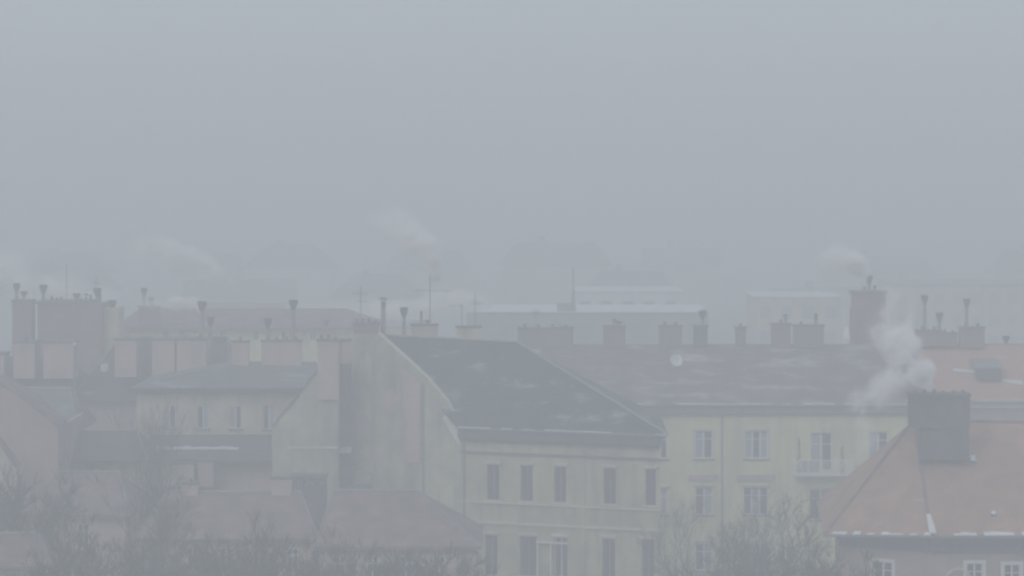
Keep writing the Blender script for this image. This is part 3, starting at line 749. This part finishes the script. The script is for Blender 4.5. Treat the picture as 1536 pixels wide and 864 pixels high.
# small box shaped structure at the foot of firewall
root = empty('roof_hutch', (wx(547, 238), 238, 0), 'small framed box on the roof at the foot of the tall firewall', 'roof box')
Y = 228; x0, x1 = wx(535, Y), wx(559, Y)
mb = MB(); mb.box(x0, x1, Y, Y + 1, wz(745, Y), wz(727, Y)); mb.build('base', 'cap', root)
mb = MB()
for a in (x0, x1 - .08):
    for b in (Y, Y + .92): mb.box(a, a + .08, b, b + .08, wz(727, Y) + .002, wz(711, Y))
mb.box(x0, x1, Y, Y + 1, wz(711, Y) + .002, wz(709, Y)); mb.build('frame', 'metal', root)

# ================================================================== FAR CITY
def flat_block(name, x0, x1, Y, yt, label, m='white', dd=14, band=None, yb=None, wins=0, roofm='snow'):
    r_ = empty(name, (wx((x0 + x1) / 2, Y + dd / 2), Y + dd / 2, 0), label, 'building')
    f_ = Fac(x0, Y, x1, Y); hs = []
    z1 = f_.z(x0, yt)
    for fl in range(3 if wins else 0):
        for i in range(wins):
            u = f_.L * (i + .5) / wins; zz = z1 - 1.2 - 3.1 * fl
            hs.append((u - .7, u + .7, zz - 1.5, zz))
    facade(f_, r_, m, 0, f_.L, 0, z1, hs, body=dd)
    for h in hs: window(f_, r_, h, 2, .12, bar=False, glass='curtain', frame='metal')
    mb = MB(); f_.box(mb, -.2, f_.L + .2, -dd - .2, .2, z1 + .002, z1 + .11); rr = mb.build('roof', roofm, r_)
    return r_, f_, z1
flat_block('flat_roofed_block', 700, 1062, 345, 469, 'long flat-roofed grey block with white parapet line behind the yellow house', 'cap2', 16, wins=9, roofm='snow')
flat_block('white_block', 862, 1022, 430, 438, 'white flat-roofed block showing above the long grey block', 'white', 15, wins=5)
flat_block('white_block', 1132, 1262, 420, 446, 'pale block left of the tall brick chimney tower', 'pale', 15, wins=4)
flat_block('grey_block', 480, 640, 350, 492, 'grey block between the firewall chimney and the pale house', 'pale', 15, wins=4, roofm='metal')
flat_block('snowy_block', 444, 486, 400, 470, 'small block with bright snow-covered flat roof behind the left chimneys', 'pale', 10, wins=2)
flat_block('tall_block', 1340, 1560, 480, 428, 'wide pale block faint behind the orange roof', 'pale', 20, wins=8, roofm='metal')
flat_block('tall_block', 300, 420, 420, 462, 'faint block with dark roof behind the long pale house', 'ochre', 12, wins=4, roofm='tileold')
random.seed(5)
proto = {}
def far_house(px, Y, wd, hgt, k):
    X = wx(px, Y)
    if k not in proto:
        r_ = empty('distant_house', (0, 0, 0), 'faint gabled house dissolving in the fog beyond the rooftops', 'house', 'distant houses lost in fog')
        mb = MB(); mb.box(-8, 8, -5, 5, 0, 13); wl = mb.build('wall', ['pale', 'ochre', 'white'][k], r_)
        hiproof(r_, -8.6, 8.6, -5.6, 5.6, 13, 17.5 + k * .5, 0.01 + k * 2, 0.01 + k * 2, ['tileold', 'slatebare', 'greyroof'][k], yr=0)
        mb = MB(); mb.box(-3, -1.8, -1.2, .2, 15, 19.5); mb.build('chimney', 'brick', r_)
        proto[k] = r_; r = r_
    else:
        s = proto[k]; r = s.copy(); col.objects.link(r)
        for ch in s.children:
            c = ch.copy(); c.parent = r; col.objects.link(c)
            for g_ in ch.children:
                d = g_.copy(); d.parent = c; col.objects.link(d)
    r.location = (X, Y, 0); r.scale = (wd, 1, hgt); r.rotation_euler = (0, 0, random.uniform(-.25, .25))
for Y, n, hs in ((600, 6, .74), (700, 8, .86)):
    for i in range(n):
        px = -60 + (1660) * (i + .5 + random.uniform(-.3, .3)) / n
        far_house(px, Y + random.uniform(-20, 20), random.uniform(.8, 1.3), hs * random.uniform(.85, 1.08), random.randrange(3))

# ================================================================== ANTENNAS, DISH, MASTS
def antenna(px, ytop, ybase, Y, booms, label, r=.03, name='tv_antenna', els=7):
    X = wx(px, Y); zt, zb = wz(ytop, Y), wz(ybase, Y)
    e = empty(name, (X, Y, zb), label, 'antenna')
    MB().tube((X, Y, zb - 1), (X, Y, zt), r * 1.2, r, 6).build('mast', 'metal', e)
    for (py, xa, xb, kind) in booms:
        z = wz(py, Y); a, b = wx(xa, Y), wx(xb, Y)
        mb = MB().tube((a, Y + .05, z), (b, Y + .05, z), .022, .022, 5); bo = mb.build('boom', 'metal', e)
        mb = MB(); n = max(3, int(abs(b - a) / .3))
        for i in range(n + 1):
            x = a + (b - a) * i / n; l_ = .22 if kind == 'v' else .3
            if kind == 'v': mb.tube((x, Y + .05, z - l_), (x, Y + .05, z + l_), .014, .014, 4)
            else: mb.tube((x, Y + .05 - l_, z), (x, Y + .05 + l_, z - .05), .014, .014, 4)
        mb.build('dipole', 'metal', bo)
    return e
antenna(645, 412, 488, 246.4, [(436, 622, 680, 'h'), (419, 648, 658, 'v')], 'tall tv antenna with long cross boom above the dark roof of the corner building', r=.04)
antenna(541, 428, 486, 243, [(440, 530, 549, 'v'), (452, 534, 552, 'h')], 'tv antenna on the firewall chimney of the corner building')
antenna(693, 455, 490, 246.4, [(459, 675, 696, 'h')], 'low tv antenna with single boom left of the pale ridge chimney')
antenna(713, 440, 490, 246.4, [(455, 706, 721, 'v'), (470, 708, 718, 'h')], 'tv antenna standing on the pale ridge chimney')
antenna(804, 462, 493, 269.4, [(468, 797, 811, 'v')], 'small tv antenna on the long dark ridge chimney')
antenna(100, 396, 452, 279, [], 'thin bare mast on the brick chimney wall at left', name='mast')
antenna(144, 412, 456, 279, [(425, 139, 150, 'v')], 'thin mast with small crossbar at the right end of the brick chimney wall', name='mast')
antenna(1056, 462, 489, 269.4, [(466, 1050, 1062, 'v')], 'small tv antenna on the narrow ridge chimney of the yellow house')
# far mast with roof plant
e = antenna(860, 402, 470, 345.5, [], 'tapering mast with roof plant on the long grey block', name='roof_mast', r=.09)
MB().tube((wx(860, 345.5), 345.5, wz(470, 345.5)), (wx(860, 345.5), 345.5, wz(425, 345.5)), .3, .08, 6).build('mast_foot', 'metal', e)
mb = MB(); mb.box(wx(836, 345.5), wx(858, 345.5), 345.2, 347, wz(471, 345.5), wz(455, 345.5)); mb.build('plant_box', 'metal', e)
# pole with white top
e = empty('lamp_pole', (wx(112, 240), 240, 0), 'thin pale pole with white ball top left of the dark row roof', 'pole')
MB().tube((wx(112, 240), 240, 0), (wx(112, 240), 240, wz(518, 240)), .1, .07, 8).build('pole', 'metal', e)
mb = MB(); Xp, zp = wx(112, 240), wz(516, 240)
for i in range(4):
    a0, a1 = -1.4 + 2.8 * i / 4, -1.4 + 2.8 * (i + 1) / 4
    mb.tube((Xp, 240, zp + .13 * math.sin(a0)), (Xp, 240, zp + .13 * math.sin(a1)), .13 * math.cos(a0), .13 * math.cos(a1), 10)
mb.build('ball_top', 'frame', e)
# satellite dish on the brown roof
Yd = 265.5; c_ = W(1013, 541, Yd)
e = empty('satellite_dish', (c_.x, Yd, c_.z - 1.2), 'round grey satellite dish standing on the brown roof of the yellow house', 'satellite dish')
mb = MB(); ax = Vector((.25, -.9, .3)).normalized(); q = ax.to_track_quat('Z', 'Y'); R = .52
rings = []
for i in range(6):
    rr = R * i / 5; zz = .28 * (i / 5) ** 2
    rings.append([c_ + q @ Vector((rr * math.cos(t * math.pi / 10), rr * math.sin(t * math.pi / 10), zz)) for t in range(20)])
for i in range(5):
    for t in range(20):
        a, b, c, d = rings[i][t], rings[i][(t+1) % 20], rings[i+1][(t+1) % 20], rings[i+1][t]
        mb.hexa([a - ax*.02, b - ax*.02, c - ax*.02, d - ax*.02, a, b, c, d]) if i else mb.hexa([a - ax*.02, b - ax*.02, c - ax*.02, d - ax*.02, a, b, c, d])
mb.build('dish', 'snow', e)
MB().tube(c_ - Vector((0, -.1, 1.3)), c_ - Vector((0, -.05, .05)), .04, .04, 6).build('post', 'metal', e)
MB().tube(c_ + q @ Vector((0, -.45, .2)), c_ + ax * .6, .015, .015, 5).tube(c_ + ax * .55, c_ + ax * .7, .05, .05, 6).build('feed_arm', 'metal', e)

# plants on the balcony
def balcony_plant(px, ytop, label, v=.8):
    u = fy.u(px); P = fy.p(u, v, bz); e = empty('potted_plant', P, label, 'plant')
    mb = MB().tube(P + Vector((0, 0, .002)), P + Vector((0, 0, .3)), .13, .18, 10); mb.build('pot', 'tileold', e)
    h_ = fy.z(px, ytop) - bz; mb = MB()
    for i in range(int(60 * h_)):
        a = random.uniform(0, 6.28); t = random.random(); r = .22 * (1 - t * .6) * random.random()
        c = P + Vector((r * math.cos(a), r * math.sin(a), .3 + t * (h_ - .3)))
        d1 = Vector((random.uniform(-1, 1), random.uniform(-1, 1), random.uniform(-.5, 1))) * .08; d2 = Vector((random.uniform(-1, 1), random.uniform(-1, 1), random.uniform(-1, 1))) * .05
        mb.poly([c - d1, c + d2, c + d1, c - d2])
    mb.build('leaves', 'leaf', e, fix=False)['kind'] = 'stuff'
    MB().tube(P + Vector((0, 0, .25)), P + Vector((0, 0, h_ * .9)), .02, .01, 5).build('stem', 'bark', e)
balcony_plant(1197, 655, 'tall thin potted plant at the left end of the white balcony')
balcony_plant(1262, 668, 'bushy potted plant at the right end of the white balcony')

# ================================================================== TREES
def tree_mesh(seed, height, spread, levels=5, crown_from=.3, twigs=3):
    rnd = random.Random(seed); tr = MB(); cr = MB()
    def grow(p, d, L_, r, lev):
        nseg = 3 if lev < 2 else 2
        for k in range(nseg):
            nd = (d + Vector((rnd.uniform(-1, 1), rnd.uniform(-1, 1), rnd.uniform(-.3, .6))) * .16).normalized()
            q_ = p + nd * (L_ / nseg); r2 = r * (.85 if k < nseg - 1 else .75)
            (tr if lev < 3 else cr).tube(p, q_, r, r2, 6 if lev < 2 else (4 if lev < 3 else 3), caps=False)
            if lev >= 1 and lev < levels and rnd.random() < .8:
                side(q_, nd, L_ * .55, r2 * .55, lev + 1)
            p, d, r = q_, nd, r2
        if lev < levels:
            nb = rnd.choice((2, 3, 3)) if lev < levels - 1 else twigs
            for b in range(nb): side(p, d, L_ * rnd.uniform(.62, .82), r * .72, lev + 1)
    def side(p, d, L_, r, lev):
        ax_ = Vector((rnd.uniform(-1, 1), rnd.uniform(-1, 1), rnd.uniform(-.4, .4))).normalized()
        nd = (d + ax_ * rnd.uniform(.45, .85) * spread + Vector((0, 0, .18))).normalized()
        grow(p, nd, L_, max(r, .009), lev)
    grow(Vector((0, 0, 0)), Vector((0, 0, 1)), height * crown_from, height * .022, 0)
    # normalise height
    top = max(v.z for v in cr.v); s = height / top
    for b in (tr, cr): b.v = [v * s for v in b.v]
    return tr, cr
protos = {}
def tree(kind, px, py, Y, label, group='bare winter trees', height=None, scale_xy=1.0, rz=0, name='bare_tree'):
    H = wz(py, Y)
    if kind not in protos:
        seed, sp, lv, cf, tw = {'tall': (3, 1.0, 6, .28, 3), 'open': (9, 1.15, 5, .30, 3), 'dense': (21, 1.0, 6, .22, 4), 'bush': (33, 1.2, 6, .16, 4)}[kind]
        tr, cr = tree_mesh(seed, 12.0, sp, lv, cf, tw)
        e = empty(name, (0, 0, 0), label, 'tree', group)
        tr.build('trunk', 'bark', e, fix=False); cr.build('crown', 'twig', e, fix=False)
        protos[kind] = e; r = e
    else:
        s = protos[kind]; r = s.copy(); col.objects.link(r)
        for ch in s.children: c = ch.copy(); c.parent = r; col.objects.link(c)
        r.name = name
    r['label'] = label
    r.location = (wx(px, Y), Y, 0); k = H / 12.0; r.scale = (k * scale_xy, k * scale_xy, k); r.rotation_euler = (0, 0, rz)
tree('open', 165, 600, 230, 'tall bare tree in front of the dark roofs left of the cream house', scale_xy=.62, rz=.4)
tree('open', 215, 585, 236, 'slender bare tree against the left end of the cream house wall', scale_xy=.5, rz=2.1)
tree('open', 1108, 722, 222, 'bare tree with open twisting branches in front of the yellow house', scale_xy=.95, rz=1.0)
tree('open', 1035, 745, 228, 'smaller bare tree beside the right corner of the corner building', scale_xy=.8, rz=2.6)
tree('open', 1180, 750, 219, 'bare tree between the yellow house and the hipped clay roof', scale_xy=.75, rz=3.3)
tree('dense', 1200, 782, 198, 'dense dark bare tree at the lower left foot of the hipped clay roof', scale_xy=1.0, rz=.7)
tree('dense', 1078, 800, 200, 'dense bare crown at the bottom in front of the left windows of the yellow house', scale_xy=.9, rz=4.4)
tree('dense', 1150, 795, 196, 'dense bare crown at the bottom edge below the open branched tree', scale_xy=1.0, rz=1.9)
tree('bush', 20, 700, 205, 'bare tree at the left edge in front of the small snow-edged roof', scale_xy=.8, rz=.2)
tree('open', 140, 690, 205, 'bare tree with arching branches at lower left', scale_xy=.95, rz=.3)
tree('dense', 60, 745, 200, 'dense bare crown between the left edge tree and the arching bare tree', scale_xy=.9, rz=5.2)
tree('dense', 258, 752, 196, 'bare tree in front of the left part of the red tile roof', scale_xy=.9, rz=1.1)
for i, (px, py, Y, kd, sx, lb) in enumerate((
    (335, 800, 190, 'bush', .9, 'bushy bare crown at the bottom, first right of the arching bare tree'),
    (405, 765, 188, 'dense', .9, 'bushy bare crown at the bottom below the square pink chimney'),
    (478, 812, 190, 'bush', 1.0, 'bushy bare crown at the bottom below the arched chimney block'),
    (548, 778, 187, 'dense', .9, 'bushy bare crown at the bottom in front of the hipped red roof'),
    (622, 806, 189, 'bush', 1.0, 'bushy bare crown at the bottom under the right slope of the red roof'),
    (684, 822, 186, 'dense', .85, 'bushy bare crown at the bottom touching the corner of the windowed facade'),
    (90, 800, 186, 'bush', .9, 'low bushy bare crown in the lower left corner'),
    (1255, 820, 186, 'bush', .8, 'bushy bare crown at the bottom under the left eave of the hipped roof'))):
    tree(kd, px, py, Y, lb, scale_xy=sx, rz=i * .9 + .3)

# ================================================================== SMOKE
def smoke_mat(name, dens, sc_, seed):
    m = bpy.data.materials.new(name); m.use_nodes = True
    t = m.node_tree; N = t.nodes; L = t.links
    N.remove(N["Principled BSDF"])
    pv = N.new("ShaderNodeVolumePrincipled"); pv.inputs["Color"].default_value = (0.995, 0.99, 0.995, 1)
    pv.inputs["Anisotropy"].default_value = -0.35
    tc = N.new("ShaderNodeTexCoord")
    ln = N.new("ShaderNodeVectorMath"); ln.operation = 'LENGTH'; L.new(tc.outputs["Object"], ln.inputs[0])
    mr = N.new("ShaderNodeMapRange"); mr.clamp = True
    mr.inputs[1].default_value = 0.2; mr.inputs[2].default_value = 1.0; mr.inputs[3].default_value = 1; mr.inputs[4].default_value = 0
    L.new(ln.outputs["Value"], mr.inputs[0])
    ge = N.new("ShaderNodeNewGeometry")
    n = N.new("ShaderNodeTexNoise"); n.inputs["Scale"].default_value = sc_; n.inputs["Detail"].default_value = 5; n.inputs["Roughness"].default_value = .62
    n.inputs["Distortion"].default_value = .4
    L.new(ge.outputs["Position"], n.inputs["Vector"])
    nr = N.new("ShaderNodeMapRange"); nr.inputs[1].default_value = .32 if dens > 10 else .46; nr.inputs[2].default_value = .66; nr.inputs[4].default_value = dens
    L.new(n.outputs["Fac"], nr.inputs[0])
    mu = N.new("ShaderNodeMath"); mu.operation = 'MULTIPLY'; L.new(mr.outputs[0], mu.inputs[0]); L.new(nr.outputs[0], mu.inputs[1])
    L.new(mu.outputs[0], pv.inputs["Density"])
    L.new(pv.outputs[0], N["Material Output"].inputs["Volume"])
    return m
SM_D = smoke_mat("dense_smoke", 11, 1.1, 0); SM_M = smoke_mat("smoke", 4.2, .95, 1); SM_T = smoke_mat("thin_smoke", 1.3, .55, 2)
import bmesh
bm = bmesh.new(); bmesh.ops.create_icosphere(bm, subdivisions=2, radius=1.02); sm_mesh = {}
for nm, mm in (('D', SM_D), ('M', SM_M), ('T', SM_T)):
    me = bpy.data.meshes.new('smoke_puff'); bm.to_mesh(me); me.materials.append(mm); sm_mesh[nm] = me
bm.free()
def plume(pts, Y, label, seg=True):
    """pts: (px, py, radius px x, radius px z, kind)"""
    s = Y / F; p0 = W(pts[0][0], pts[0][1], Y)
    e = empty('smoke_plume', p0, label, 'smoke', 'chimney smoke')
    seq = []
    for (p, q) in zip(pts[:-1], pts[1:]):
        n = 3 if seg else 1
        for i in range(n):
            t = i / n; seq.append(tuple(p[j] * (1 - t) + q[j] * t for j in range(4)) + (p[4],))
    seq.append(pts[-1])
    for px, py, rx, rz_, k in seq:
        o = bpy.data.objects.new('puff', sm_mesh[k]); col.objects.link(o); o.parent = e
        j = random.uniform(-.25, .25)
        o.location = W(px + j * rx, py + random.uniform(-.25, .25) * rz_, Y) - p0 + Vector((0, random.uniform(-.3, .3), 0))
        o.scale = (rx * s, max(rx, rz_) * s * .8, rz_ * s)
        o.rotation_euler = (0, random.uniform(-.5, .5), 0)
plume([(1396, 583, 7, 7, 'D'), (1388, 570, 14, 13, 'D'), (1374, 550, 28, 24, 'M'), (1354, 528, 38, 34, 'M'), (1338, 502, 40, 34, 'T'), (1340, 476, 36, 26, 'T'), (1352, 452, 34, 22, 'T')], 206.8,
      'large white smoke cloud drifting left from the grey chimney block of the hipped roof')
plume([(1368, 562, 26, 20, 'T'), (1338, 576, 36, 24, 'T'), (1304, 596, 34, 24, 'T'), (1286, 622, 26, 28, 'T'), (1283, 648, 30, 34, 'T'), (1290, 676, 20, 20, 'T')], 205.5, 'wisp of smoke sinking in front of the yellow house beside the hipped roof')
plume([(1303, 415, 6, 7, 'D'), (1292, 404, 14, 12, 'D'), (1274, 390, 24, 18, 'M'), (1250, 384, 36, 24, 'T')], 275,
      'thin smoke trailing left from the pot of the tall brick chimney tower')
plume([(652, 416, 8, 10, 'D'), (656, 400, 12, 16, 'D'), (646, 380, 17, 20, 'M'), (630, 364, 32, 24, 'M'), (606, 350, 40, 26, 'T'), (578, 334, 44, 26, 'T')], 250,
      'smoke plume rising and bending left above the tall tv antenna')
plume([(300, 463, 7, 8, 'D'), (285, 456, 15, 12, 'D'), (262, 453, 18, 13, 'D'), (246, 460, 16, 12, 'M'), (215, 452, 26, 14, 'T')], 296,
      'row of white smoke puffs drifting above the long pale house at left', seg=False)
plume([(345, 428, 9, 7, 'M'), (325, 414, 18, 13, 'M'), (300, 398, 28, 18, 'M'), (265, 385, 40, 22, 'T'), (220, 372, 50, 24, 'T')], 330,
      'faint slanting smoke trail high above the long pale house at left')
plume([(150, 440, 46, 20, 'T'), (90, 436, 60, 22, 'T'), (30, 428, 60, 28, 'T'), (-20, 400, 70, 36, 'T')], 300, 'pale bank of chimney smoke behind the brick chimney wall at left')
plume([(520, 480, 30, 14, 'T'), (560, 470, 50, 18, 'T'), (620, 462, 60, 18, 'T'), (700, 455, 60, 20, 'T')], 320, 'low bank of pale smoke behind the ridge of the corner building')

# ================================================================== HAZE
hz = MB(); hz.box(-5600, 5600, -600, 6600, -1.5, CAMZ + 9.5)
ho = hz.build('haze', 'snow')
hmz = bpy.data.materials.new("haze"); hmz.use_nodes = True
t = hmz.node_tree; t.nodes.remove(t.nodes["Principled BSDF"])
pv = t.nodes.new("ShaderNodeVolumePrincipled"); pv.inputs["Color"].default_value = (0.945, 0.97, 0.985, 1); pv.inputs["Density"].default_value = HAZE_DENSITY
t.links.new(pv.outputs[0], t.nodes["Material Output"].inputs["Volume"])
ho.data.materials.clear(); ho.data.materials.append(hmz)
tag(ho, kind='stuff')
for o in list(bpy.data.objects):
    if 'org' in o: del o['org']
